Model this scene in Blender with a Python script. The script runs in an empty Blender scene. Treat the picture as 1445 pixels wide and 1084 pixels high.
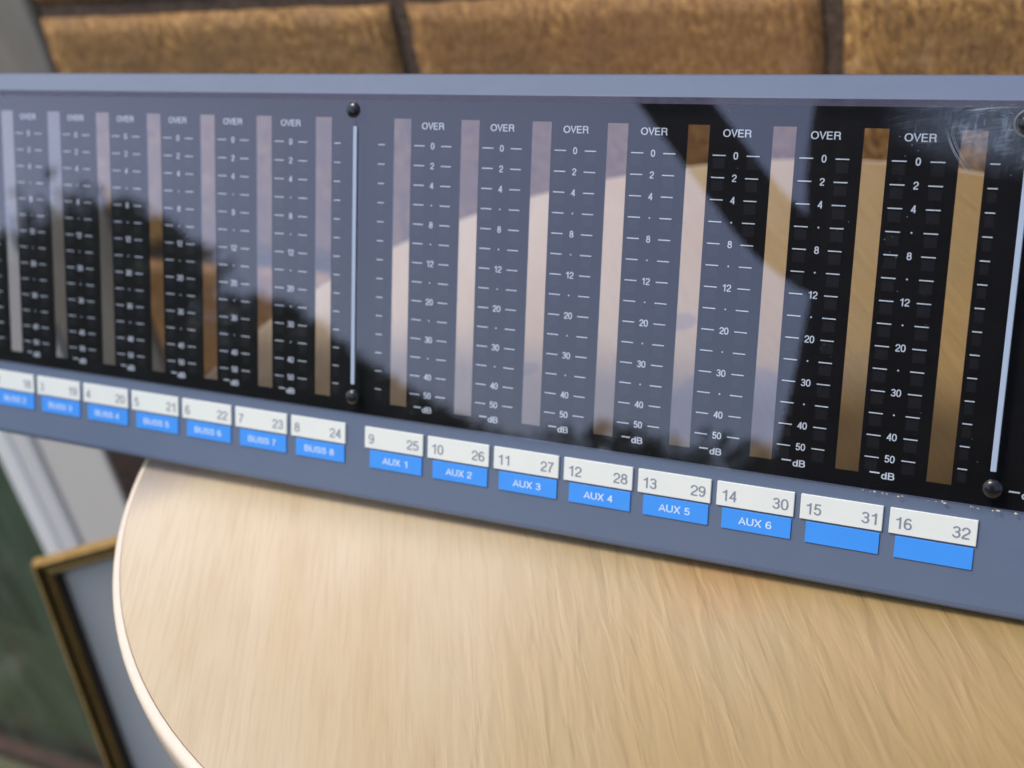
import bpy, bmesh, math, random, os
from mathutils import Vector, Matrix
random.seed(7)
C = bpy.context.scene.collection
S = bpy.context.scene
R = math.radians
GZ = -1.0                       # ground; the table top is z = 0

# ------------------------------------------------------------------ camera
cd = bpy.data.cameras.new('camera'); cam = bpy.data.objects.new('camera', cd); C.objects.link(cam)
M = Matrix(((0.8912725, -0.1032707, 0.4415523), (0.4224920, 0.5428168, -0.7258447), (-0.1647236, 0.8334777, 0.5274288)))
cam.matrix_world = Matrix.Translation((0.18978, -0.32287, 0.30057)) @ M.to_4x4()
cd.sensor_width = 36; cd.lens = 42.0875; cd.clip_start = .01; cd.clip_end = 2000
cd.dof.use_dof = True; cd.dof.focus_distance = .405; cd.dof.aperture_fstop = 42.0875e-3 / .0050
S.camera = cam
# ------------------------------------------------------------------ sky, sun, exposure
SUN_AZ, SUN_EL = R(-60), R(61)          # azimuth from -Y towards +X
sd = Vector((math.sin(SUN_AZ)*math.cos(SUN_EL), -math.cos(SUN_AZ)*math.cos(SUN_EL), math.sin(SUN_EL)))
w = bpy.data.worlds.new('World'); S.world = w; w.use_nodes = True
wn = w.node_tree.nodes; wl = w.node_tree.links
sky = wn.new('ShaderNodeTexSky'); sky.sky_type = 'NISHITA'; sky.sun_disc = False
sky.sun_elevation = SUN_EL; sky.sun_rotation = math.atan2(sd.x, sd.y)
sky.air_density = 1.0; sky.dust_density = 2.5; sky.ozone_density = 2.0
wl.new(sky.outputs[0], wn['Background'].inputs[0]); wn['Background'].inputs[1].default_value = .15
ld = bpy.data.lights.new('sun', 'SUN'); ld.energy = 1.5; ld.angle = R(16); ld.color = (1, .93, .82)
sun = bpy.data.objects.new('sun', ld); C.objects.link(sun); sun.location = sd * 5
sun.rotation_euler = (-sd).to_track_quat('-Z', 'Y').to_euler()
S.view_settings.view_transform = 'Standard'; S.view_settings.look = 'None'
S.view_settings.exposure = 0.60; S.view_settings.gamma = 1
S.cycles.max_bounces = 10; S.cycles.transparent_max_bounces = 16
S.cycles.use_denoising = True

# ------------------------------------------------------------------ helpers
def tag(o, label=None, cat=None, group=None, kind=None):
    if label: o['label'] = label
    if cat: o['category'] = cat
    if group: o['group'] = group
    if kind: o['kind'] = kind
    return o
def empty(name, loc=(0, 0, 0), rot=None):
    o = bpy.data.objects.new(name, None); C.objects.link(o); o.location = loc
    o.empty_display_size = .02
    if rot is not None: o.rotation_euler = rot
    return o
def link(name, me, parent=None):
    o = bpy.data.objects.new(name, me); C.objects.link(o)
    if parent is not None: o.parent = parent
    return o
def obj(name, bm, mats, parent=None, smooth=False):
    me = bpy.data.meshes.new(name); bm.normal_update(); bm.to_mesh(me); bm.free()
    for m in (mats if isinstance(mats, (list, tuple)) else [mats]): me.materials.append(m)
    if smooth:
        for p in me.polygons: p.use_smooth = True
    return link(name, me, parent)
def box(bm, lo, hi, mi=0):
    vs = [bm.verts.new((x, y, z)) for x in (lo[0], hi[0]) for y in (lo[1], hi[1]) for z in (lo[2], hi[2])]
    fs = []
    for a, b, c, d in ((0, 1, 3, 2), (4, 6, 7, 5), (0, 4, 5, 1), (2, 3, 7, 6), (0, 2, 6, 4), (1, 5, 7, 3)):
        f = bm.faces.new((vs[a], vs[b], vs[c], vs[d])); f.material_index = mi; fs.append(f)
    return vs, fs
def bevel(bm, w, seg=2, edges=None):
    bmesh.ops.recalc_face_normals(bm, faces=bm.faces)
    bmesh.ops.bevel(bm, geom=edges or bm.edges[:], offset=w, segments=seg, profile=.5, affect='EDGES')
def bbox_obj(name, lo, hi, mat, parent=None, bv=0, seg=2):
    bm = bmesh.new(); box(bm, lo, hi); bmesh.ops.recalc_face_normals(bm, faces=bm.faces)
    if bv: bevel(bm, bv, seg)
    return obj(name, bm, mat, parent)

class NT:
    def __init__(s, name):
        s.m = bpy.data.materials.new(name); s.m.use_nodes = True; s.t = s.m.node_tree; s.n = s.t.nodes; s.l = s.t.links
        s.b = s.n['Principled BSDF']; s.out = s.n['Material Output']
    def new(s, typ, **k):
        n = s.n.new(typ)
        for a, v in k.items():
            if a.startswith('i_'):
                key = a[2:]; key = int(key) if key.isdigit() else key.replace('_', ' ')
                if hasattr(v, 'is_output') or isinstance(v, bpy.types.NodeSocket): s.l.new(v, n.inputs[key])
                else: n.inputs[key].default_value = v
            else: setattr(n, a, v)
        return n
    def set(s, **k):
        for a, v in k.items():
            inp = s.b.inputs[a.replace('_', ' ')]
            if isinstance(v, bpy.types.NodeSocket): s.l.new(v, inp)
            else: inp.default_value = v
    def coords(s, scale=(1, 1, 1), rot=(0, 0, 0), kind='Object'):
        t = s.new('ShaderNodeTexCoord'); m = s.new('ShaderNodeMapping'); s.l.new(t.outputs[kind], m.inputs[0])
        m.inputs['Rotation'].default_value = rot; m2 = s.new('ShaderNodeMapping'); s.l.new(m.outputs[0], m2.inputs[0])
        m2.inputs['Scale'].default_value = scale                 # turn first, stretch afterwards
        return m2.outputs[0]
    def noise(s, vec, scale, detail=4, rough=.5, dist=0):
        n = s.new('ShaderNodeTexNoise'); s.l.new(vec, n.inputs['Vector'])
        n.inputs['Scale'].default_value = scale; n.inputs['Detail'].default_value = detail
        n.inputs['Roughness'].default_value = rough; n.inputs['Distortion'].default_value = dist
        return n.outputs['Fac']
    def ramp(s, fac, stops):
        r = s.new('ShaderNodeValToRGB'); s.l.new(fac, r.inputs[0]); e = r.color_ramp.elements
        while len(e) < len(stops): e.new(.5)
        for x, (p, c) in zip(e, stops): x.position = p; x.color = (*c, 1) if len(c) == 3 else c
        return r.outputs[0]
    def mix(s, f, a, b, blend='MIX'):
        m = s.new('ShaderNodeMix', data_type='RGBA', blend_type=blend)
        for i, v in ((0, f), (6, a), (7, b)):
            if isinstance(v, bpy.types.NodeSocket): s.l.new(v, m.inputs[i])
            else: m.inputs[i].default_value = v if i == 0 else ((*v, 1) if len(v) == 3 else v)
        return m.outputs[2]
    def math(s, op, a, b=0.0, c=None):
        m = s.new('ShaderNodeMath', operation=op)
        for i, v in enumerate((a, b) if c is None else (a, b, c)):
            if isinstance(v, bpy.types.NodeSocket): s.l.new(v, m.inputs[i])
            else: m.inputs[i].default_value = v
        return m.outputs[0]
    def bump(s, h, dist, strength=1):
        b = s.new('ShaderNodeBump'); s.l.new(h, b.inputs['Height']); b.inputs['Distance'].default_value = dist
        b.inputs['Strength'].default_value = strength; s.l.new(b.outputs[0], s.b.inputs['Normal']); return b

def thin_glass(t, ior, gain, tr, gl):
    fr = t.new('ShaderNodeFresnel'); fr.inputs['IOR'].default_value = ior
    ge = t.new('ShaderNodeNewGeometry')
    f = t.math('MULTIPLY', t.math('MULTIPLY', fr.outputs[0], gain), t.math('SUBTRACT', 1.0, ge.outputs['Backfacing']))
    f = t.math('MINIMUM', f, .95)
    ms = t.new('ShaderNodeMixShader'); t.l.new(f, ms.inputs[0]); t.l.new(tr.outputs[0], ms.inputs[1]); t.l.new(gl.outputs[0], ms.inputs[2])
    return ms
def plain(name, col, rough=.5, metal=0, spec=.5):
    t = NT(name); v = t.coords(); n = t.noise(v, 60, 3)
    t.set(Base_Color=t.mix(t.math('MULTIPLY', n, .25), col, tuple(c * .8 for c in col)), Roughness=rough, Metallic=metal, Specular_IOR_Level=spec)
    return t.m

# ------------------------------------------------------------------ materials
# painted steel, blue grey with fine texture
t = NT('painted_steel'); v = t.coords(); n1 = t.noise(v, 3000, 2); n2 = t.noise(v, 25, 3)
ru = t.math('MULTIPLY_ADD', t.noise(t.coords((1, 4, 1)), 40, 5, .7), .35, .33); n2 = t.math('ADD', n2, t.math('MULTIPLY', t.math('SUBTRACT', t.noise(v, 120, 4, .7), .5), .6))
t.set(Base_Color=t.mix(n2, (.099, .134, .205), (.12, .156, .230)), Roughness=ru, Specular_IOR_Level=.5); t.bump(n1, .00004, .6); MET = t.m
t = NT('black_print'); v = t.coords(); n = t.noise(v, 60, 3)
t.set(Base_Color=t.ramp(n, [(.3, (.0025, .0025, .003)), (.7, (.005, .005, .006))]), Roughness=.6, Specular_IOR_Level=.2); BLK = t.m
FAINT = plain('dash_trail_grey', (.0135, .014, .0165), .6, 0, .2)  # colour of the camera-shake trails below the dashes, no real print
PRINT = plain('white_print', (.70, .78, .86), .6, 0, .2)
t = NT('label_white'); v = t.coords(); n = t.noise(v, 90, 3)
t.set(Base_Color=t.mix(n, (.70, .735, .69), (.76, .79, .735)), Roughness=.4); LW = t.m
LINK = plain('label_grey_ink', (.23, .25, .31), .5)
t = NT('label_blue'); v = t.coords(); n = t.noise(v, 60, 3)
t.set(Base_Color=t.mix(n, (.045, .27, .80), (.06, .31, .86)), Roughness=.4); LB = t.m
LBW = plain('label_blue_lettering', (.62, .76, .92), .5)
SCREW = NT('screw_black'); SCREW.set(Base_Color=(.012, .012, .014, 1), Roughness=.2, Specular_IOR_Level=.5)
SCREW.bump(SCREW.noise(SCREW.coords(), 900, 2), .00004, .5); SCREW = SCREW.m
STRIP = NT('joint_strip'); STRIP.set(Base_Color=(.36, .44, .56, 1), Roughness=.45)
STRIP.bump(STRIP.noise(STRIP.coords((1, .05, 1)), 3000, 2), .0001, .4); STRIP = STRIP.m
RING = plain('ring_metal', (.30, .30, .27), .35, .8)

# clear acrylic sheet: fresnel mirror over straight-through light, scuffs and painted glint haze near one corner
t = NT('clear_acrylic'); t.n.remove(t.b)
tr = t.new('ShaderNodeBsdfTransparent'); tr.inputs[0].default_value = (.965, .965, .97, 1)
gl = t.new('ShaderNodeBsdfGlossy'); gl.inputs['Roughness'].default_value = .0; gl.inputs[0].default_value = (.97, .90, 1, 1)
vv = t.coords(); nb = t.noise(vv, 11, 1)
bp = t.new('ShaderNodeBump'); t.l.new(nb, bp.inputs['Height']); bp.inputs['Distance'].default_value = .00006; bp.inputs['Strength'].default_value = 1
t.l.new(bp.outputs[0], gl.inputs['Normal'])
ms = thin_glass(t, 1.62, 2.1, tr, gl)
# scratches round the upper right screw, sun-glint haze painted over them, faint dust elsewhere
df = t.new('ShaderNodeBsdfDiffuse'); df.inputs[0].default_value = (.42, .52, .68, 1)
sep = t.new('ShaderNodeSeparateXYZ'); t.l.new(t.coords(), sep.inputs[0])
dx = t.math('MULTIPLY', t.math('SUBTRACT', sep.outputs[0], .1545), 1 / .034)
dy = t.math('MULTIPLY', t.math('SUBTRACT', sep.outputs[1], .161), 1 / .017)
rr = t.math('SQRT', t.math('ADD', t.math('MULTIPLY', dx, dx), t.math('MULTIPLY', dy, dy)))
patch = t.new('ShaderNodeMapRange', interpolation_type='SMOOTHSTEP'); t.l.new(rr, patch.inputs[0])
patch.inputs[1].default_value = 1.25; patch.inputs[2].default_value = .25; patch.inputs[3].default_value = 0; patch.inputs[4].default_value = 1
st1 = t.noise(t.coords((1, .06, 1), (0, 0, .1)), 1500, 3, .7); st2 = t.noise(t.coords((.08, 1, 1), (0, 0, -.2)), 1300, 3, .7); bl = t.noise(vv, 130, 4, .7)
sm = t.math('MULTIPLY', t.ramp(t.math('MAXIMUM', st1, st2), [(.52, (0, 0, 0)), (.75, (1, 1, 1))]), t.ramp(bl, [(.38, (0, 0, 0)), (.66, (1, 1, 1))]))
spk = t.new('ShaderNodeTexVoronoi'); t.l.new(vv, spk.inputs['Vector']); spk.inputs['Scale'].default_value = 300
dust = t.math('MULTIPLY', t.math('LESS_THAN', spk.outputs['Distance'], .05), t.ramp(t.noise(vv, 45, 2), [(.5, (0, 0, 0)), (.62, (.45, .45, .45))]))
mask = t.math('MAXIMUM', t.math('MULTIPLY', t.math('MULTIPLY', patch.outputs[0], t.math('ADD', sm, .14)), .62), dust)
ms2 = t.new('ShaderNodeMixShader'); t.l.new(mask, ms2.inputs[0]); t.l.new(ms.outputs[0], ms2.inputs[1]); t.l.new(df.outputs[0], ms2.inputs[2])
t.l.new(ms2.outputs[0], t.out.inputs[0]); ACR = t.m

# varnished plywood, grain along (0.5,-0.86)
t = NT('varnished_plywood'); ga = R(-30)
v = t.coords((1, .045, 1), (0, 0, ga)); vs = t.coords((1, .12, 1), (0, 0, ga)); vo = t.coords()
g1 = t.noise(v, 560, 4, .6, .2); g2 = t.noise(vs, 150, 5, .6, .8); g3 = t.noise(t.coords((1, .5, 1), (0, 0, ga)), 13, 3, .5); g4 = t.noise(vs, 22, 3, .5, 1.2)
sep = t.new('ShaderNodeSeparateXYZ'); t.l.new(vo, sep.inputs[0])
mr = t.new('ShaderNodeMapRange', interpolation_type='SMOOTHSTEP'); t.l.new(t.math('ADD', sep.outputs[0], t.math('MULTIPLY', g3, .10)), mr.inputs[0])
mr.inputs[1].default_value = -.16; mr.inputs[2].default_value = .20; SIDE = mr.outputs[0]      # left sheen and right darkening painted into the wood colour
col = t.ramp(g4, [(.25, (.55, .44, .285)), (.5, (.62, .51, .35)), (.8, (.66, .56, .41))])
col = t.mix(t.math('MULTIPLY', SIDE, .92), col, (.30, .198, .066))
col = t.mix(t.ramp(g3, [(.46, (0, 0, 0)), (.74, (.50, .50, .50))]), col, (.52, .35, .16))
col = t.mix(t.ramp(g1, [(.45, (0, 0, 0)), (.75, (.30, .30, .30))]), col, (.34, .22, .11))
# blue-grey round patches behind the panel
def blot(cx, cy, r, ring=0.0, amt=.5, soft=.12):
    a = t.math('SUBTRACT', sep.outputs[0], cx); b = t.math('SUBTRACT', sep.outputs[1], cy)
    d = t.math('DIVIDE', t.math('SQRT', t.math('ADD', t.math('MULTIPLY', a, a), t.math('MULTIPLY', b, b))), r)
    d = t.math('ADD', d, t.math('MULTIPLY', t.math('SUBTRACT', t.noise(vo, 60, 2), .5), .25))
    m = t.new('ShaderNodeMapRange', interpolation_type='SMOOTHSTEP'); t.l.new(d, m.inputs[0])
    m.inputs[1].default_value = 1 + soft; m.inputs[2].default_value = 1 - soft; m.inputs[3].default_value = 0; m.inputs[4].default_value = amt
    return m.outputs[0]
DX, DY = .031, .0962
for bx, by, br, am in ((.0452, .0935, .031, .62), (-.001, .159, .0085, .55), (-.0604, .1048, .006, .5), (.10, .13, .02, .2)):
    col = t.mix(blot(bx - DX, by - DY, br, amt=am), col, (.17, .17, .22))
for bx, by, br, am in ((-.195, .015, .03, .45), (-.205, -.02, .02, .3)): col = t.mix(blot(bx - DX, by - DY, br, amt=am * 1.6, soft=.7), col, (.30, .27, .26))
# orange-brown stain in front of the panel
col = t.mix(blot(.074 - DX, -.012 - DY, .02, amt=.38, soft=.75), col, (.42, .20, .06))
rl = t.noise(t.coords((1, .15, 1), (0, 0, ga)), 175, 2, .45, .5); msk = t.ramp(SIDE, [(.30, (0, 0, 0)), (.62, (1, 1, 1))])
h = t.math('ADD', t.math('MULTIPLY', rl, msk), t.math('MULTIPLY', g1, .07))
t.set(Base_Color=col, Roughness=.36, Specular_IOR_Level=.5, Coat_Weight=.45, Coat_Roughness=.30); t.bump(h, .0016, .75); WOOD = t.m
t = NT('plywood_edging'); v = t.coords((1, 1, .3)); n = t.noise(v, 300, 4)
t.set(Base_Color=t.mix(n, (.66, .55, .43), (.76, .66, .54)), Roughness=.4, Coat_Weight=.3, Coat_Roughness=.3); EDGE = t.m

# tooled brown facing blocks
t = NT('brown_block'); v = t.coords((1, 1, .42), (0, R(10), 0)); vo = t.coords()
ri = t.new('ShaderNodeObjectInfo')
n1 = t.noise(v, 260, 5, .65, .3); n2 = t.noise(vo, 16, 4, .6); n3 = t.noise(vo, 55, 4, .65)
col = t.ramp(n1, [(.34, (.085, .038, .010)), (.48, (.34, .175, .045)), (.66, (.66, .39, .125))])
col = t.mix(t.ramp(n2, [(.40, (0, 0, 0)), (.66, (.85, .85, .85))]), col, (.22, .125, .050))
col = t.mix(t.ramp(n3, [(.55, (0, 0, 0)), (.8, (.5, .5, .5))]), col, (.72, .50, .25))
col = t.mix(t.math('MULTIPLY', ri.outputs['Random'], .55), col, (.28, .13, .05))
t.set(Base_Color=col, Roughness=.75); t.bump(t.math('ADD', n1, n3), .0028, .8); BRK = t.m
t = NT('mortar'); v = t.coords(); n = t.noise(v, 200, 4)
t.set(Base_Color=t.ramp(n, [(.3, (.065, .042, .028)), (.7, (.125, .083, .056))]), Roughness=.9); t.bump(n, .002, .8); MORT = t.m
t = NT('grey_render'); v = t.coords((1, 1, .35)); n = t.noise(v, 30, 5, .6); n2 = t.noise(t.coords(), 420, 2)
t.set(Base_Color=t.ramp(n, [(.3, (.26, .225, .18)), (.7, (.36, .32, .26))]), Roughness=.8); t.bump(n2, .0006, .5); PIER = t.m
t = NT('brown_plinth'); n = t.noise(t.coords(), 70, 5)
t.set(Base_Color=t.ramp(n, [(.3, (.028, .016, .012)), (.7, (.06, .034, .024))]), Roughness=.85); t.bump(n, .003, .6); PLN = t.m
t = NT('white_plastic_shaded'); n = t.noise(t.coords((1, 1, .2)), 25, 3)
t.set(Base_Color=t.mix(n, (.66, .63, .59), (.72, .695, .65)), Roughness=.35); UPVC = t.m  # stile tone lowered to hold the shade that falls on it
t = NT('white_plastic_sunlit'); n = t.noise(t.coords((1, 1, .2)), 25, 3)
t.set(Base_Color=t.mix(n, (.88, .88, .87), (.92, .92, .91)), Roughness=.3); BEAD = t.m  # same plastic, lighter: sunlight on the edge strip put into the colour
t = NT('white_plastic_midtone'); n = t.noise(t.coords((1, 1, .2)), 25, 3)
t.set(Base_Color=t.mix(n, (.74, .73, .72), (.80, .79, .78)), Roughness=.3); BEAD2 = t.m  # same plastic again, tone set between shaded stile and sunlit strip
# door glass
t = NT('door_glass'); t.n.remove(t.b)
tr = t.new('ShaderNodeBsdfTransparent'); tr.inputs[0].default_value = (.7, .8, .74, 1)
gl = t.new('ShaderNodeBsdfGlossy'); gl.inputs['Roughness'].default_value = .03
ms = thin_glass(t, 1.6, 1.8, tr, gl)
dfd = t.new('ShaderNodeBsdfDiffuse'); dfd.inputs[0].default_value = (.20, .31, .23, 1)
sk = t.ramp(t.noise(t.coords((1, 1, .12), (0, R(6), 0)), 38, 5, .7), [(.47, (0, 0, 0)), (.75, (.30, .30, .30))])  # mottled garden reflection painted on the pane as green streaks
ms2 = t.new('ShaderNodeMixShader'); t.l.new(sk, ms2.inputs[0]); t.l.new(ms.outputs[0], ms2.inputs[1]); t.l.new(dfd.outputs[0], ms2.inputs[2])
t.l.new(ms2.outputs[0], t.out.inputs[0]); DGL = t.m
t = NT('green_curtain'); n = t.noise(t.coords((1, 1, .15)), 20, 4)
t.set(Base_Color=t.ramp(n, [(.3, (.03, .075, .05)), (.7, (.09, .15, .10))]), Roughness=.9); CURT = t.m
GOLD = NT('gold_leaf'); n = GOLD.noise(GOLD.coords(), 160, 4)
GOLD.set(Base_Color=GOLD.ramp(n, [(.3, (.36, .21, .05)), (.7, (.58, .36, .11))]), Roughness=.4, Metallic=.35); GOLD = GOLD.m
FBLK = plain('frame_dark_brown', (.016, .009, .006), .35)
t = NT('grey_mount_board'); n = t.noise(t.coords(), 220, 3)
t.set(Base_Color=t.mix(n, (.88, .83, .75), (.92, .87, .79)), Roughness=.8); MAT = t.m
t = NT('picture_glass'); t.n.remove(t.b)
tr = t.new('ShaderNodeBsdfTransparent'); gl = t.new('ShaderNodeBsdfGlossy'); gl.inputs['Roughness'].default_value = .06
ms = thin_glass(t, 1.5, 1.8, tr, gl)
t.l.new(ms.outputs[0], t.out.inputs[0]); PGL = t.m
STEEL = plain('table_iron', (.04, .04, .045), .45, .6)
t = NT('mossy_ground'); v = t.coords(); n = t.noise(v, 1.3, 5, .6); n2 = t.noise(v, 40, 4, .7)
c1 = t.ramp(n, [(.35, (.10, .075, .055)), (.6, (.06, .085, .035))]); c1 = t.mix(t.math('MULTIPLY', n2, .6), c1, (.16, .13, .10)); c1 = t.mix(t.ramp(t.noise(v, 5, 4, .65), [(.55, (0, 0, 0)), (.68, (.7, .7, .7))]), c1, (.30, .27, .22))
t.set(Base_Color=c1, Roughness=.95); t.bump(n2, .02, .6); GRD = t.m
t = NT('leaves'); oi = t.noise(t.coords(), 30, 2)
t.set(Base_Color=t.ramp(oi, [(.3, (.022, .045, .014)), (.7, (.06, .10, .03))]), Roughness=.6); LEAF = t.m
BARK = plain('bark', (.07, .05, .035), .9)
CLOTH = plain('dark_jacket', (.014, .014, .018), .9, 0, .1)
SKIN = NT('skin'); SKIN.set(Base_Color=(.42, .24, .17, 1), Roughness=.5); SKIN.b.inputs['Subsurface Weight'].default_value = .05
SKIN.bump(SKIN.noise(SKIN.coords(), 300, 2), .0005, .3); SKIN = SKIN.m
HAIR = plain('dark_hair', (.02, .014, .01), .6)

# ------------------------------------------------------------------ setting
bm = bmesh.new()
bmesh.ops.create_circle(bm, cap_ends=True, radius=600, segments=64)
g = obj('ground', bm, GRD); g.location.z = GZ; tag(g, kind='structure')

# brick wall: courses of long facing blocks, real recessed joints
wall = empty('brick_wall', (0, .37, GZ)); tag(wall, 'brown rough-faced brick wall behind the meter panel', 'wall')
PIT, JW, CH = .291, .0125, .215
def block_mesh(seed, L, H):
    rnd = random.Random(seed); bm = bmesh.new(); nx, nz = 22, 14; g = {}
    for i in range(nx + 1):
        for k in range(nz + 1):
            x = L * i / nx; z = H * k / nz
            ed = min(i, nx - i, k, nz - k)
            y = {0: .0008, 1: .0}.get(ed, 0) + rnd.uniform(-.0005, .0005) + .0006 * math.sin(x * 31 + seed) * math.cos(z * 43 + seed * 2)
            if ed == 0:
                x += rnd.uniform(-.0007, .0007); z += rnd.uniform(-.0007, .0007)
            g[i, k] = bm.verts.new((x, y, z))
    for i in range(nx):
        for k in range(nz): bm.faces.new((g[i, k], g[i + 1, k], g[i + 1, k + 1], g[i, k + 1]))
    ring = [g[i, 0] for i in range(nx + 1)] + [g[nx, k] for k in range(1, nz + 1)] + [g[i, nz] for i in range(nx - 1, -1, -1)] + [g[0, k] for k in range(nz - 1, 0, -1)]
    bk = [bm.verts.new((p.co.x, .085, p.co.z)) for p in ring]
    for a in range(len(ring)): b = (a + 1) % len(ring); bm.faces.new((ring[b], ring[a], bk[a], bk[b]))
    bm.faces.new(bk)
    me = bpy.data.meshes.new('brick'); bm.normal_update(); bm.to_mesh(me); bm.free(); me.materials.append(BRK)
    for p in me.polygons: p.use_smooth = p.index < nx * nz
    return me
meshes = [block_mesh(s, PIT - JW, CH - JW) for s in (3, 8, 15, 21)]
halfm = [block_mesh(s, PIT / 2 - JW, CH - JW) for s in (5, 6)]
ztop = .1005                                    # top edge of the course that shows above the panel
rows = range(-5, 5); left_end = -.600
for r in rows:
    z0 = ztop + r * CH - (CH - JW)
    off = -.2565 if r % 2 == 0 else -.2565 - PIT / 2
    x = off
    while x - PIT > left_end + .02: x -= PIT
    first = x - (PIT if x > left_end + .1 else 0)
    xs = x
    while xs > left_end + .05: xs -= PIT
    n = 0; xx = xs
    while xx < 1.45:
        if xx < left_end - .01:
            wd = xx + PIT - JW - left_end
            if wd > .06:
                o = link('brick', halfm[n % 2] if wd < .2 else meshes[n % 4], wall)
                base = (PIT / 2 - JW) if wd < .2 else (PIT - JW)
                o.location = (left_end, random.uniform(-.0015, .0015), z0 - GZ); o.scale.x = wd / base
        else:
            st = left_end if xx - JW - left_end < .06 else xx          # a sliver at the end joins the first block
            o = link('brick', meshes[(n * 3 + r) % 4], wall); o.location = (st, random.uniform(-.0015, .0015), z0 - GZ); o.scale.x = (xx + PIT - JW - st) / (PIT - JW)
        xx += PIT; n += 1
bm = bmesh.new(); box(bm, (left_end + .004, .0022, 0), (1.6, .09, 2.05)); obj('mortar', bm, MORT, wall)

pier = empty('door_pier', (-.671, .37, GZ)); tag(pier, 'grey-brown rendered pier between the brick wall and white door', 'pier')
bm = bmesh.new(); box(bm, (-.062, .0, -.30 - GZ), (.064, .1, 2.2)); bevel(bm, .005, 3); obj('render', bm, PIER, pier, True)
bbox_obj('plinth', (-.0635, -.004, 0), (.066, .1, -.304 - GZ), PLN, pier, .004)

door = empty('glazed_door', (-.74, .37, GZ)); tag(door, 'white plastic framed glass door left of the brick wall', 'door')
bbox_obj('stile', (-.096, -.004, .002), (.004, .05, 2.1), UPVC, door, .003)
bbox_obj('glazing_bead', (-.1305, -.008, .05), (-.0965, .03, 2.1), BEAD2, door, .004)
bbox_obj('edge_strip', (-.165, -.0088, .05), (-.1315, .02, 2.1), BEAD, door, .004)
bbox_obj('threshold', (-1.25, -.01, .001), (-.17, .05, .02), PLN, door, .003)
bbox_obj('pane', (-1.25, .012, .0205), (-.168, .018, 2.1), DGL, door)
bbox_obj('curtain', (-1.3, .22, .0), (-.1, .26, 2.1), CURT, door)

# ------------------------------------------------------------------ picture frame leaning by the table
TL = Vector((-.53717, .12, -.24263)); e1 = Vector((.758, .652, -.02)).normalized(); e2 = Vector((.137, -.187, -.973))
e2 = (e2 - e1 * e2.dot(e1)).normalized(); e3 = e1.cross(e2)    # e3: into the picture
FW, FH = .28, .83
pf = empty('picture_frame'); Mx = Matrix((e1, -e2, -e3)).transposed().to_4x4(); Mx.translation = TL + e2 * FH; pf.matrix_world = Mx
tag(pf, 'gold and black picture frame with blank grey mount leaning beside the round table', 'picture frame')
PS = .72
prof = [(0, -.004, 0), (0, .009, 0), (.0022, .010, 0), (.0035, .0085, 1), (.0065, .004, 1), (.0095, .0055, 0), (.0110, .0045, 1), (.0125, .0065, 0), (.0145, .0075, 0), (.0158, .0058, 1), (.0170, .0066, 0), (.0188, .0045, 1), (.0215, .001, 1), (.0235, -.002, 1), (.0235, -.004, 1)]
prof = [(a * PS, z, m) for a, z, m in prof]
def rail(p0, p1, inw):
    bm = bmesh.new(); d = (p1 - p0); L = d.length; d.normalize(); rows_ = []
    for s, end in ((0, p0), (1, p1)):
        rows_.append([bm.verts.new(end + inw * a + d * (a if s == 0 else -a) + Vector((0, 0, z))) for a, z, m in prof])
    for i in range(len(prof) - 1):
        f = bm.faces.new((rows_[0][i], rows_[1][i], rows_[1][i + 1], rows_[0][i + 1])); f.material_index = prof[i + 1][2]
    bm.faces.new(rows_[0]); bm.faces.new(rows_[1]); f = bm.faces.new((rows_[0][0], rows_[1][0], rows_[1][-1], rows_[0][-1])); f.material_index = 1
    bmesh.ops.recalc_face_normals(bm, faces=bm.faces)
    return bm
c = [Vector((0, FH, 0)), Vector((FW, FH, 0)), Vector((FW, 0, 0)), Vector((0, 0, 0))]
for i, inw in enumerate((Vector((0, -1, 0)), Vector((-1, 0, 0)), Vector((0, 1, 0)), Vector((1, 0, 0)))):
    obj('frame_rail', rail(c[i], c[(i + 1) % 4], inw), [GOLD, FBLK], pf)
bbox_obj('mount_board', (.011, .011, -.0075), (FW - .011, FH - .011, -.0045), MAT, pf)
bbox_obj('glass', (.012, .012, -.0040), (FW - .012, FH - .012, -.0025), PGL, pf)

# ------------------------------------------------------------------ round table
tb = empty('round_table', (DX, DY, GZ)); tag(tb, 'round varnished plywood table that the meter panel stands on', 'table')
RD = .2645
def lathe(prof, seg=96, mis=None):
    bm = bmesh.new(); rings = []
    for r, z in prof: rings.append([bm.verts.new((r * math.cos(2 * math.pi * k / seg), r * math.sin(2 * math.pi * k / seg), z)) for k in range(seg)])
    for i in range(len(prof) - 1):
        for k in range(seg):
            j = (k + 1) % seg; f = bm.faces.new((rings[i][k], rings[i][j], rings[i + 1][j], rings[i + 1][k]))
    bm.faces.new(rings[0]); bm.faces.new(rings[-1]); bmesh.ops.recalc_face_normals(bm, faces=bm.faces)
    return bm
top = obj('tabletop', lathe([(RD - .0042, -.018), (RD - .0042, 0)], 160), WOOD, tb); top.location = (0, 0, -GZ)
eb = [(RD - .004, -.0178), (RD - .0012, -.0178), (RD, -.0165), (RD, -.0035)] + [(RD - .0035 + .0035 * math.cos(a), -.0035 + .0035 * math.sin(a)) for a in (R(22), R(45), R(67), R(90))] + [(RD - .004, .0001)]
bm = bmesh.new(); seg = 160; rings = [[bm.verts.new((r * math.cos(2 * math.pi * k / seg), r * math.sin(2 * math.pi * k / seg), z)) for k in range(seg)] for r, z in eb]
for i in range(len(eb)):
    for k in range(seg):
        j = (k + 1) % seg; ii = (i + 1) % len(eb); bm.faces.new((rings[i][k], rings[i][j], rings[ii][j], rings[ii][k]))
bmesh.ops.recalc_face_normals(bm, faces=bm.faces)
o = obj('edging', bm, EDGE, tb, True); o.location = (0, 0, -GZ)
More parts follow.
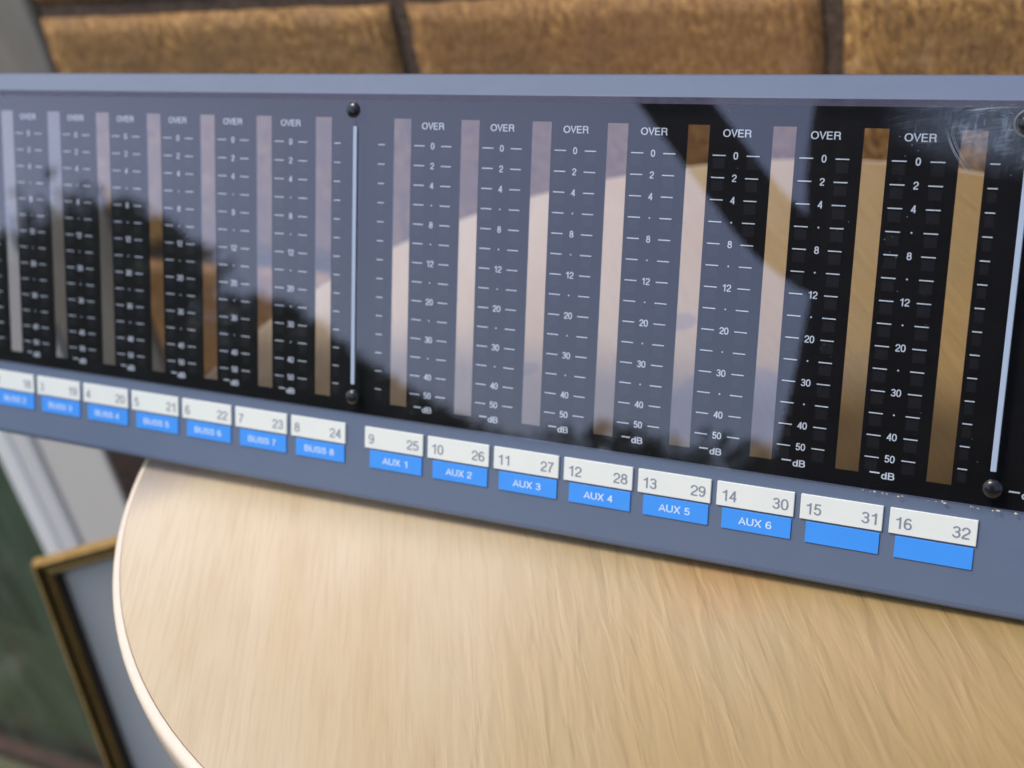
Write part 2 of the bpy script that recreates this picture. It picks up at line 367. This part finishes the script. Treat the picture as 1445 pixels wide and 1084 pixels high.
obj('column', lathe([(.03, .03), (.022, .06), (.022, -GZ - .05), (.07, -GZ - .032), (.07, -GZ - .0185)], 32), STEEL, tb)
obj('base', lathe([(.17, .001), (.172, .01), (.12, .022), (.035, .034)], 48), STEEL, tb)

# ------------------------------------------------------------------ meter panel
U = .03
RW = Matrix(((0.9999169755965716, 0.011732944277596954, 0.0053272818945543365), (0.0, 0.4134250741707762, -0.9105381420055331), (-0.012885725195162318, 0.9104625451194942, 0.4133907498006308)))
org = Vector((0.00124309, 0.03062276, 0.09646217))
pan = empty('meter_panel'); PB = 3.35
Mx = RW.to_4x4(); Mx.translation = org + RW @ Vector((0, -PB * U, 0)); pan.matrix_world = Mx
tag(pan, 'long blue-grey level meter panel with clear slots and blue labels standing on the round table', 'meter panel')
X = lambda u: u * U
Y = lambda v: (PB - v) * U
UL, UR = -11.75, 14.2
VT, VB = -2.155, 2.14
# sheet metal shell, extruded along its length
bm = bmesh.new()
def extrude_prof(bm, pr, u0, u1):
    a = [bm.verts.new((X(u0), y, z)) for y, z in pr]; b = [bm.verts.new((X(u1), y, z)) for y, z in pr]; n = len(pr)
    for i in range(n): bm.faces.new((a[i], b[i], b[(i + 1) % n], a[(i + 1) % n]))
    bm.faces.new(a); bm.faces.new(b)
zf = .0018
low = [(Y(VB), zf), (Y(3.26), zf), (Y(3.31), zf - .0003), (Y(3.34), zf - .0012), (Y(3.35), zf - .0026), (Y(3.35), -.008), (Y(3.32), -.008), (Y(3.30), -.002), (Y(2.3), -.002), (Y(2.3), -.012), (Y(2.24), -.012), (Y(2.2), -.0006), (Y(VB), -.0006)]
upp = [(Y(VT), zf), (Y(VT), -.0006), (Y(-2.2), -.0006), (Y(-2.2), -.014), (Y(-2.38), -.014), (Y(-2.43), -.012), (Y(-2.432), -.0066), (Y(-2.425), -.0052), (Y(-2.412), -.0042), (Y(-2.17), zf - .0001)]
extrude_prof(bm, low, UL, UR); extrude_prof(bm, upp, UL, UR)
for ua, ub in ((UL - .12, UL), (UR, UR + .12)): box(bm, (X(ua), Y(3.33), -.012), (X(ub), Y(-2.42), zf - .0004))
bmesh.ops.recalc_face_normals(bm, faces=bm.faces)
obj('steel_shell', bm, MET, pan)

# layout of the slots, scales and labels (in channel pitches)
D = .2443; bars = [-2.875, 5.335]
slots = [k - 11 - .46 for k in range(1, 9)] + [k - 11 + D - .46 for k in range(9, 17)] + [6.25 + i for i in range(7)]
scales = [k - 11 for k in range(1, 8)] + [k - 11 + D for k in range(9, 16)]
# black carrier plate with real openings
ucuts = sorted([UL, UR] + [s + d for s in slots for d in (-.132, .132)])
vcuts = [-2.2, -1.85, 1.96, 2.18]
bm = bmesh.new(); gv = {(i, j): bm.verts.new((X(a), Y(b), 0)) for i, a in enumerate(ucuts) for j, b in enumerate(vcuts)}
for i in range(len(ucuts) - 1):
    mid = (ucuts[i] + ucuts[i + 1]) / 2; hole = any(abs(mid - s) < .1 for s in slots)
    for j in range(3):
        if hole and j == 1: continue
        bm.faces.new((gv[i, j], gv[i, j + 1], gv[i + 1, j + 1], gv[i + 1, j]))
r = bmesh.ops.extrude_face_region(bm, geom=bm.faces[:])
for vtx in [e for e in r['geom'] if isinstance(e, bmesh.types.BMVert)]: vtx.co.z -= .0005
bmesh.ops.recalc_face_normals(bm, faces=bm.faces); obj('black_carrier', bm, BLK, pan)
# acrylic windows, one per section
secs = [(UL + .05, bars[0] - .003), (bars[0] + .003, bars[1] - .003), (bars[1] + .003, UR - .05)]
for a, b in secs: bbox_obj('acrylic_window', (X(a), Y(VB + .0), .0006), (X(b), Y(VT), .0030), ACR, pan)
t = NT('edge_glow'); t.n.remove(t.b); d_ = t.new('ShaderNodeBsdfDiffuse'); d_.inputs[0].default_value = (.18, .175, .25, 1); tr = t.new('ShaderNodeBsdfTransparent')
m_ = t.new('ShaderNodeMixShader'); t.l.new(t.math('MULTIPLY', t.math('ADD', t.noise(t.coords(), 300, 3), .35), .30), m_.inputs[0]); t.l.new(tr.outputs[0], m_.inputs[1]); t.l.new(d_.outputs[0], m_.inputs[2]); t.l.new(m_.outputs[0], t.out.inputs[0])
bbox_obj('edge_glow', (X(UL + .05), Y(-2.075), .00305), (X(UR - .05), Y(-2.1549), .0032), t.m, pan)  # added strip; scattered light on the acrylic's polished edge painted lilac-grey
win = [o for o in pan.children if o.name.startswith('acrylic_window')]

for s_ in slots: bbox_obj('slot_window', (X(s_ - .131), Y(1.959), -.0004), (X(s_ + .131), Y(-1.849), .0001), ACR, pan)
# lettering
def arc(cx, cy, rx, ry, a0, a1, n=14):
    return [(cx + rx * math.cos(R(a0 + (a1 - a0) * i / n)), cy + ry * math.sin(R(a0 + (a1 - a0) * i / n))) for i in range(n + 1)]
def ell(cx, cy, rx, ry, p=2.3, n=28):
    o = []
    for i in range(n):
        a = 2 * math.pi * i / n; c_, s_ = math.cos(a), math.sin(a)
        o.append((cx + rx * math.copysign(abs(c_) ** (2 / p), c_), cy + ry * math.copysign(abs(s_) ** (2 / p), s_)))
    return o
def crom(P, n=5):
    P = [P[0]] + P + [P[-1]]; o = []
    for a, b, c_, d in zip(P, P[1:], P[2:], P[3:]):
        for i in range(n):
            q = i / n; o.append(tuple(.5 * (2 * b[k] + (c_[k] - a[k]) * q + (2 * a[k] - 5 * b[k] + 4 * c_[k] - d[k]) * q * q + (3 * b[k] - a[k] - 3 * c_[k] + d[k]) * q ** 3) for k in (0, 1)))
    return o + [P[-2]]
six = [(arc(.30, .50, .225, .435, 42, 180) + [(.077, .40), (.085, .31)], 0), (ell(.29, .31, .205, .245, 2.1), 1)]
GL = {
 '0': (.56, [(ell(.28, .5, .213, .435), 1)]), 'O': (.80, [(ell(.40, .5, .325, .435, 2.1), 1)]),
 '1': (.56, [([(.10, .755), (.24, .775), (.32, .84), (.345, .93)], 0), ([(.375, 0), (.375, 1)], 0)]),
 '2': (.56, [(arc(.28, .69, .213, .245, 185, -38) + [(.17, .28), (.085, .13), (.07, .065)], 0), ([(.035, .065), (.525, .065)], 0)]),
 '3': (.56, [(arc(.27, .725, .19, .21, 168, -80) + [(.20, .518)], 0), ([(.20, .518)] + arc(.27, .295, .213, .23, 78, -168), 0)]),
 '4': (.56, [([(.405, 0), (.405, 1)], 0), ([(.385, .92), (.075, .30), (.54, .30)], 0)]),
 '5': (.56, [([(.49, .935), (.145, .935), (.095, .49)], 0), (arc(.27, .335, .213, .27, 150, -160), 0)]),
 '6': (.56, six), '9': (.56, [([(.56 - x, 1 - y) for x, y in pts], c_) for pts, c_ in six]),
 '7': (.56, [([(.04, .935), (.50, .935)], 0), (crom([(.50, .965), (.36, .72), (.26, .45), (.205, .2), (.19, 0)], 3), 0)]),
 '8': (.56, [(ell(.28, .735, .175, .20, 2.1), 1), (ell(.28, .295, .213, .23, 2.1), 1)]),
 'E': (.67, [([(.575, .935), (.135, .935)], 0), ([(.10, 0), (.10, 1)], 0), ([(.135, .065), (.60, .065)], 0), ([(.135, .515), (.55, .515)], 0)]),
 'V': (.66, [([(.05, 1), (.33, .07), (.61, 1)], 0)]), 'A': (.66, [([(.04, 0), (.33, .93), (.62, 0)], 0), ([(.15, .30), (.51, .30)], 0)]),
 'X': (.66, [([(.06, 0), (.60, 1)], 0), ([(.06, 1), (.60, 0)], 0)]),
 'U': (.72, [([(.10, 1)] + arc(.36, .33, .26, .265, 180, 360) + [(.62, 1)], 0)]),
 'R': (.72, [([(.10, 0), (.10, 1)], 0), ([(.13, .935), (.40, .935)] + arc(.42, .725, .175, .21, 90, -90) + [(.13, .515)], 0), (crom([(.45, .51), (.56, .42), (.585, .22), (.625, 0)], 3), 0)]),
 'B': (.69, [([(.10, 0), (.10, 1)], 0), ([(.13, .935), (.36, .935)] + arc(.38, .73, .165, .205, 90, -90) + [(.13, .525)], 0), ([(.13, .524)] + arc(.40, .295, .19, .229, 90, -90) + [(.13, .065)], 0)]),
 'S': (.66, [(crom([(.545, .70), (.51, .84), (.33, .935), (.145, .86), (.10, .725), (.17, .60), (.34, .53), (.51, .44), (.57, .29), (.51, .13), (.32, .065), (.14, .13), (.075, .31)], 4), 0)]),
 'd': (.57, [(ell(.255, .36, .185, .30, 2.1), 1), ([(.46, 0), (.46, 1)], 0)]), ' ': (.30, []),
}
def ribbon(pts, closed, w):
    n = len(pts); L = []
    for i in range(n):
        p = Vector(pts[i]); a = Vector(pts[(i - 1) % n]); b = Vector(pts[(i + 1) % n])
        if not closed and i == 0: d1 = d2 = (b - p).normalized()
        elif not closed and i == n - 1: d1 = d2 = (p - a).normalized()
        else: d1 = (p - a).normalized(); d2 = (b - p).normalized()
        n1 = Vector((-d1.y, d1.x)); n2 = Vector((-d2.y, d2.x)); m = (n1 + n2)
        m = n1 if m.length < 1e-6 else m.normalized(); k = min(1 / max(m.dot(n1), .2), 2.0)
        L.append((p + m * w * k, p - m * w * k))
    return L
def add_text(bm, s, cx, cy, h, z, wid=None, anchor='c', xs=1.0, wt=.135):
    tr_ = .035; x = 0; st = []
    for ch in s:
        adv, strokes = GL[ch]
        for pts, c_ in strokes: st.append(([(px + x, py) for px, py in pts], c_))
        x += adv + tr_
    x -= tr_
    xx = [q[0] for pts, _ in st for q in pts]; x0, x1 = min(xx) - wt / 2, max(xx) + wt / 2
    ky = h; kx = wid / (x1 - x0) if wid else h * xs
    ox = {'c': (x0 + x1) / 2, 'l': x0, 'r': x1}[anchor]
    for si, (pts, c_) in enumerate(st):
        zz = z + si % 7 * 4e-6
        L = [[bm.verts.new((cx + (q.x - ox) * kx, cy + (q.y - .5) * ky, zz)) for q in pr_] for pr_ in ribbon(pts, c_, wt / 2)]
        for i in range(len(L) - (0 if c_ else 1)):
            a, b = L[i], L[(i + 1) % len(L)]; bm.faces.new((a[1], b[1], b[0], a[0]))
def solid(bm, th):
    r = bmesh.ops.extrude_face_region(bm, geom=bm.faces[:])
    for vtx in [e for e in r['geom'] if isinstance(e, bmesh.types.BMVert)]: vtx.co.z -= th
    bmesh.ops.recalc_face_normals(bm, faces=bm.faces)
def rect(bm, x0, x1, y0, y1, z):
    bm.faces.new([bm.verts.new(p) for p in ((x0, y0, z), (x1, y0, z), (x1, y1, z), (x0, y1, z))])
RP = .2519
def rowy(r): return -(r * RP) * U
marks = ['0', '2', '4', '.', '8', '.', '12', '.', '20', '.', '30', '.', '40', '50']
def scale_mesh(kind):
    """kind 'full' has numerals and both dashes, 'left'/'right' only a short dash column, 'lone' no left dashes"""
    bm = bmesh.new(); z = .00022
    for r, m in enumerate(marks):
        y = rowy(r)
        if kind in ('full', 'lone'):
            if m == '.':
                rr = .010 * U
                bm.faces.new([bm.verts.new((rr * math.cos(a), y + rr * math.sin(a), z)) for a in [2 * math.pi * i / 10 for i in range(10)]])
            else: add_text(bm, m, 0, y, .083 * U, z, xs=1.14, wt=.138)
        th = .0062 * U
        if kind == 'full': rect(bm, -.274 * U, -.120 * U, y - th, y + th, z)
        if kind in ('full', 'lone'): rect(bm, .126 * U, .276 * U, y - th, y + th, z)
        if kind == 'left': rect(bm, -.281 * U, -.180 * U, y - th, y + th, z)
        if kind == 'right': rect(bm, .172 * U, .272 * U, y - th, y + th, z)
    if kind in ('full', 'lone'):
        add_text(bm, 'OVER', 0, rowy(-1.0), .086 * U, z, wid=.330 * U, wt=.132)
        y = rowy(13.78); add_text(bm, 'dB', -.002 * U, y, .081 * U, z, wid=.145 * U, wt=.14); rect(bm, -.205 * U, -.095 * U, y + .015 * U, y + .031 * U, z)
    nf = len(bm.faces); zz = .00012
    spans = {'full': ((-.268, -.128), (.134, .272)), 'lone': ((.134, .272),), 'left': ((-.278, -.185),), 'right': ((.176, .270),)}[kind]
    for r in range(len(marks)):
        for a, b in spans: rect(bm, a * U, b * U, rowy(r) - .150 * U, rowy(r) - .030 * U, zz)  # added patches: the blur trail beneath each dash
    bm.faces.ensure_lookup_table()
    for f in bm.faces[nf:]: f.material_index = 1
    solid(bm, .00008)
    me = bpy.data.meshes.new('printed_scale'); me.materials.append(PRINT); me.materials.append(FAINT); bm.normal_update(); bm.to_mesh(me); bm.free(); return me
full = scale_mesh('full'); lone = scale_mesh('lone'); lft = scale_mesh('left'); rgt = scale_mesh('right')
y0 = Y(-6 * RP)
def put(me, u, name='printed_scale', parent=None):
    o = link(name, me, parent or pan); o.location = (X(u), y0, 0); return o
for u in scales: put(full, u)
put(lone, 5.71)
for i in range(6): put(full, 6.25 + .46 + i)
put(lft, -3.0, 'dash_column'); put(rgt, -2 + D - 1 - 0.0, 'dash_column'); put(lft, 16 - 11 + D, 'dash_column'); put(rgt, -11.0, 'dash_column')

# joint strips and dome screws
for bu in bars + [-11.05, 13.6]:
    bbox_obj('joint_strip', (X(bu - .030), Y(1.72), .0032), (X(bu + .030), Y(-1.735), .0036), STRIP, pan, .00015, 1)
dome = bmesh.new(); seg = 28; prf = [(.0031 * math.cos(a), .0015 * math.sin(a)) for a in [R(90) * i / 8 for i in range(8)]]
rs = [[dome.verts.new((r_ * math.cos(2 * math.pi * k / seg), r_ * math.sin(2 * math.pi * k / seg), z)) for k in range(seg)] for r_, z in [(.0031, -.0004)] + prf]
for i in range(len(rs) - 1):
    for k in range(seg): j = (k + 1) % seg; dome.faces.new((rs[i][k], rs[i][j], rs[i + 1][j], rs[i + 1][k]))
dome.faces.new(rs[-1]); dome.faces.new(rs[0][::-1]); bmesh.ops.recalc_face_normals(dome, faces=dome.faces)
dme = bpy.data.meshes.new('screw'); dome.to_mesh(dme); dome.free(); dme.materials.append(SCREW)
for p in dme.polygons: p.use_smooth = True
for u, v_ in ((-2.917, -1.945), (-2.885, 1.90), (5.30, -1.925), (5.345, 1.91), (-11.05, -1.93), (-11.05, 1.9), (13.6, -1.93), (13.6, 1.9)):
    o = link('screw', dme, pan); o.location = (X(u), Y(v_), .0031)
bm = bmesh.new(); rg = [(.0036, .0031), (.0038, .0034), (.0042, .0034), (.0044, .0031)]
rs = [[bm.verts.new((X(5.30) + a * math.cos(2 * math.pi * k / 32), Y(-1.925) + a * math.sin(2 * math.pi * k / 32), z)) for k in range(32)] for a, z in rg]
for i in range(4):
    for k in range(32): j = (k + 1) % 32; bm.faces.new((rs[i][k], rs[i][j], rs[(i + 1) % 4][j], rs[(i + 1) % 4][k]))
bmesh.ops.recalc_face_normals(bm, faces=bm.faces); obj('washer', bm, RING, pan)

# long curved scratches at the upper right of the window
bm = bmesh.new(); rnd = random.Random(4)
def scratch(pts, w):
    z = .00303; L = []
    for i, p in enumerate(pts):
        q = pts[min(i + 1, len(pts) - 1)]; p0 = pts[max(i - 1, 0)]; d = Vector((q[0] - p0[0], q[1] - p0[1])).normalized(); n = Vector((-d.y, d.x)); ww = w * math.sin(math.pi * (i + .4) / (len(pts) - .2))
        L.append((bm.verts.new((p[0] - n.x * ww, p[1] - n.y * ww, z)), bm.verts.new((p[0], p[1], z + .00004)), bm.verts.new((p[0] + n.x * ww, p[1] + n.y * ww, z))))
    for a, b in zip(L, L[1:]):
        bm.faces.new((a[0], b[0], b[1], a[1])); bm.faces.new((a[1], b[1], b[2], a[2])); bm.faces.new((a[0], a[2], b[2], b[0]))
for k in range(4):
    du = k * .018 + rnd.uniform(-.01, .01)
    scratch([(X(4.505 + du + .012 * i + .0022 * i * i), Y(-1.86 + .052 * i + rnd.uniform(-.004, .004))) for i in range(10)], rnd.uniform(.00004, .00008))
scratch([(X(4.66 + .07 * i), Y(-2.04 - .012 * i + .0008 * i * i)) for i in range(9)], .00008)
for k in range(16):
    a = rnd.uniform(4.6, 5.6); b = rnd.uniform(-2.12, -1.7); s_ = rnd.uniform(.03, .10); th = rnd.choice((rnd.uniform(-.3, .3), rnd.uniform(1.2, 1.9)))
    scratch([(X(a + s_ * .25 * i * math.cos(th)), Y(b + s_ * .25 * i * math.sin(th))) for i in range(5)], .00004)
SCR = NT('scratch_edge'); SCR.set(Base_Color=(.55, .60, .62, 1), Roughness=.35, Metallic=.5); SCR.bump(SCR.noise(SCR.coords(), 2500, 2), .0002, 1)
bmesh.ops.recalc_face_normals(bm, faces=bm.faces); tag(obj('scratch', bm, SCR.m, pan), kind='stuff')
# flecks of grit along the lower edge of the window
bm = bmesh.new(); rnd = random.Random(9)
for k in range(26):
    u_ = 3.9 + 2.1 * rnd.random() ** .6; s_ = rnd.uniform(.00012, .00034)
    mt = Matrix.Translation((X(u_), Y(VB) + rnd.uniform(-.00025, .0003), .0033)) @ Matrix.Diagonal((s_ * rnd.uniform(1, 2.2), s_, s_, 1))
    bmesh.ops.create_icosphere(bm, subdivisions=1, radius=1, matrix=mt)
tag(obj('grit', bm, plain('grit', (.55, .50, .40), .7), pan), kind='stuff')

# labels
labs = [(k - 11 - .47 - (0.0), k, k + 16, f'BUSS {k}') for k in range(1, 9)] + [(k - 11 + D - .465, k, k + 16, f'AUX {k-8}' if k < 15 else '') for k in range(9, 17)]
for k_, (u, a, b, txt) in enumerate(labs, 1):
    o = bbox_obj('white_label', (X(u - .463), Y(2.585), zf - .0004), (X(u + .463), Y(2.29), zf + .0008), LW, pan, .00015, 1)
    bm = bmesh.new(); z = zf + .00087
    add_text(bm, str(a), X(u - .40), Y(2.452), .134 * U, z, anchor='l', xs=1.22, wt=.125); add_text(bm, str(b), X(u + .40), Y(2.452), .134 * U, z, anchor='r', xs=1.22, wt=.125)
    solid(bm, .0001); obj('channel_number', bm, LINK, o)
    o = bbox_obj('blue_label', (X(u + .03 - .415), Y(2.86), zf - .0004), (X(u + .03 + .415), Y(2.612), zf + .0005), LB, pan, .0001, 1)
    if txt:
        bm = bmesh.new(); add_text(bm, txt, X(u + .02), Y(2.735), .090 * U, zf + .00057, wid=(.40 if k_ > 8 else .50) * U, wt=.13); solid(bm, .0001); obj('lettering', bm, LBW, o)

# ------------------------------------------------------------------ garden behind the photographer (seen in the acrylic)
def leaves(bm, fn, n, s, rnd):
    for _ in range(n):
        p = fn(rnd); q = Vector((rnd.gauss(0, 1), rnd.gauss(0, 1), rnd.gauss(0, 1))).normalized(); r_ = q.orthogonal().normalized(); k = q.cross(r_)
        a = s * rnd.uniform(.6, 1.3)
        bm.faces.new([bm.verts.new(p + r_ * a), bm.verts.new(p + k * a * .45), bm.verts.new(p - r_ * a), bm.verts.new(p - k * a * .45)])
hd = empty('hedge', (0, -5.2, GZ)); tag(hd, 'low dark green hedge mirrored along the foot of the acrylic', 'hedge')
rnd = random.Random(2)
bm = bmesh.new(); box(bm, (-5, -.3, 0), (7, .35, 1.78)); obj('core', bm, LEAF, hd)
bm = bmesh.new()
def hfn(r):
    x = r.uniform(-5.2, 7); top = 1.98 + .05 * math.sin(x * 3) + .04 * math.sin(x * 9.1)
    return Vector((x, r.uniform(-.1, .45), r.uniform(1.4, top))) if r.random() < .75 else Vector((x, .4 + r.uniform(-.05, .1), r.uniform(0, top)))
leaves(bm, hfn, 16000, .05, rnd); tag(obj('foliage', bm, LEAF, hd), kind='stuff')
def bush(name, label, prof, y, trunk):
    """prof: skyline (x, height above ground)"""
    b = empty(name, (prof[len(prof) // 2][0], y, GZ)); tag(b, label, 'bush'); ox = b.location.x
    def top(x):
        for (x0, h0), (x1, h1) in zip(prof, prof[1:]):
            if x0 <= x <= x1: return h0 + (h1 - h0) * (x - x0) / (x1 - x0)
        return 0
    bm = bmesh.new()
    def fn(r):
        x = r.uniform(prof[0][0], prof[-1][0]); h = top(x); z = h * (1 - r.random() ** 1.6 * .98) + r.gauss(0, .02)
        return Vector((x - ox, r.gauss(0, .22), max(z, .03)))
    leaves(bm, fn, 16000, .055, rnd)
    x = prof[0][0]
    for _ in range(60):
        x = rnd.uniform(prof[0][0] + .1, prof[-1][0] - .1); h = top(x); a = Vector((x - ox, rnd.uniform(-.2, .2), h - .1)); tip = a + Vector((rnd.uniform(-.06, .06), 0, rnd.uniform(.12, .26)))
        s = Vector((.012, 0, 0)); bm.faces.new([bm.verts.new(a - s), bm.verts.new(a + s), bm.verts.new(tip)])
    tag(obj('foliage', bm, LEAF, b), kind='stuff')
    bm = bmesh.new()
    for i in range(len(prof) - 1):
        x0, h0 = prof[i]; x1, h1 = prof[i + 1]; h = max(min(h0, h1) - .16, .1)
        box(bm, (x0 - ox + .04, -.12, .05), (x1 - ox - .002, .12, h))
    obj('branches', bm, LEAF, b)
    return b
G = -GZ
bush('large_bush', 'large dark rounded bush mirrored in the left end of the acrylic', [(-6.9, .8 + G), (-6.28, 1.44 + G), (-6.15, 1.64 + G), (-5.85, 1.85 + G), (-5.5, 1.96 + G), (-5.05, 1.97 + G), (-4.84, 1.82 + G), (-4.70, 1.58 + G), (-4.58, 1.28 + G), (-4.48, .95 + G), (-4.42, .5 + G)], -5.0, 0)
bush('small_bush', 'small spiky bush mirrored beside the joint strip of the acrylic', [(-4.5, 1.05 + G), (-4.25, 1.16 + G), (-4.08, 1.40 + G), (-3.90, 1.48 + G), (-3.76, 1.36 + G), (-3.60, 1.22 + G), (-3.47, 1.22 + G), (-3.25, 1.14 + G), (-2.96, 1.03 + G), (-2.6, .9 + G)], -5.02, 0)

# ------------------------------------------------------------------ the photographer, seen mirrored in the acrylic
per = empty('person', (.078, -.80, GZ)); tag(per, 'person in a dark jacket mirrored in the acrylic, one forearm raised', 'person')
def skin(name, pts, edges, mat, root=0, sub=2):
    me = bpy.data.meshes.new(name); me.from_pydata([p[:3] for p in pts], edges, []); me.materials.append(mat)
    o = link(name, me, per); m = o.modifiers.new('skin', 'SKIN'); m.use_smooth_shade = True
    sv = me.skin_vertices[0].data
    for i, p in enumerate(pts): sv[i].radius = (p[3], p[4] if len(p) > 4 else p[3]); sv[i].use_root = (i == root)
    s = o.modifiers.new('sub', 'SUBSURF'); s.levels = s.render_levels = sub
    return o
# local coordinates: x right of picture, y away from camera is negative, z up from ground
P = [(0, 0, 1.04, .20, .20), (0, 0, 1.18, .185, .185), (0, .0, 1.38, .175, .175), (0, .0, 1.53, .16, .16), (0, .015, 1.64, .075), (0, .03, 1.70, .055),
     (-.145, .03, 1.60, .080), (-.130, .045, 1.375, .043), (-.216, .05, 1.438, .035), (-.425, .05, 1.670, .037),
     (.17, .02, 1.52, .058), (.22, .03, 1.28, .048), (.20, .20, 1.14, .038), (.18, .26, 1.12, .027),
     (-.10, 0, .94, .10), (-.11, .01, .52, .064), (-.10, 0, .09, .042), (-.11, .13, .045, .035),
     (.10, 0, .94, .10), (.11, .01, .52, .064), (.12, 0, .09, .042), (.13, .13, .045, .035)]
E = [(0, 1), (1, 2), (2, 3), (3, 4), (4, 5), (3, 6), (6, 7), (7, 8), (8, 9), (3, 10), (10, 11), (11, 12), (12, 13), (0, 14), (14, 15), (15, 16), (16, 17), (0, 18), (18, 19), (19, 20), (20, 21)]
skin('body', P, E, CLOTH)
bm = bmesh.new(); bmesh.ops.create_uvsphere(bm, u_segments=32, v_segments=24, radius=1)
for v_ in bm.verts:
    x, y, z = v_.co; jaw = max(0, -z)
    x *= .075 * (1 - .28 * jaw); y *= .095 * (1 - .12 * jaw); z *= .115
    if y > .05: y += .016 * math.exp(-((x / .014) ** 2 + ((z + .012) / .024) ** 2)) - .006 * math.exp(-((abs(x) - .03) ** 2 / .00018 + (z - .012) ** 2 / .0002)) + .004 * math.exp(-((x / .026) ** 2 + ((z + .052) / .009) ** 2))
    v_.co = (x, y, z)
hdm = obj('head', bm, SKIN, per, True); hdm.location = (-.01, .05, 1.80)
bm = bmesh.new(); bmesh.ops.create_uvsphere(bm, u_segments=28, v_segments=20, radius=1)
for v_ in bm.verts:
    x, y, z = v_.co; v_.co = (x * .084, y * .100 - .016, z * .118 + .014 + (.03 if y > .5 and z < .3 else 0))
hh = obj('hair', bm, HAIR, per, True); hh.location = (-.01, .045, 1.81)
def hand(p, d, up, s):
    d = Vector(d).normalized(); up = Vector(up).normalized(); sd_ = d.cross(up) * s; p = Vector(p)
    pts = [(*(p), .022, .018), (*(p + d * .045), .032, .014), (*(p + d * .085), .036, .012)]; ed = [(0, 1), (1, 2)]
    for k, (o_, L) in enumerate(((-.03, .062), (-.010, .075), (.010, .070), (.030, .055))):
        b = p + d * .088 + sd_ * o_; m1 = b + d * L * .45 - up * .006; m2 = b + d * L * .8 - up * .020; i = len(pts)
        pts += [(*b, .0095), (*m1, .0088), (*m2, .0072)]; ed += [(2, i), (i, i + 1), (i + 1, i + 2)]
    i = len(pts); b = p + d * .03 - sd_ * .034; pts += [(*b, .011), (*(b + d * .03 - sd_ * .022), .0095), (*(b + d * .055 - sd_ * .026), .008)]; ed += [(0, i), (i, i + 1), (i + 1, i + 2)]
    skin('hand', pts, ed, SKIN, 0, 2)
hand((-.452, .05, 1.700), (-.70, .05, .72), (0, 1, 0), 1)
hand((.175, .27, 1.115), (-.3, .95, .1), (0, 0, 1), -1)
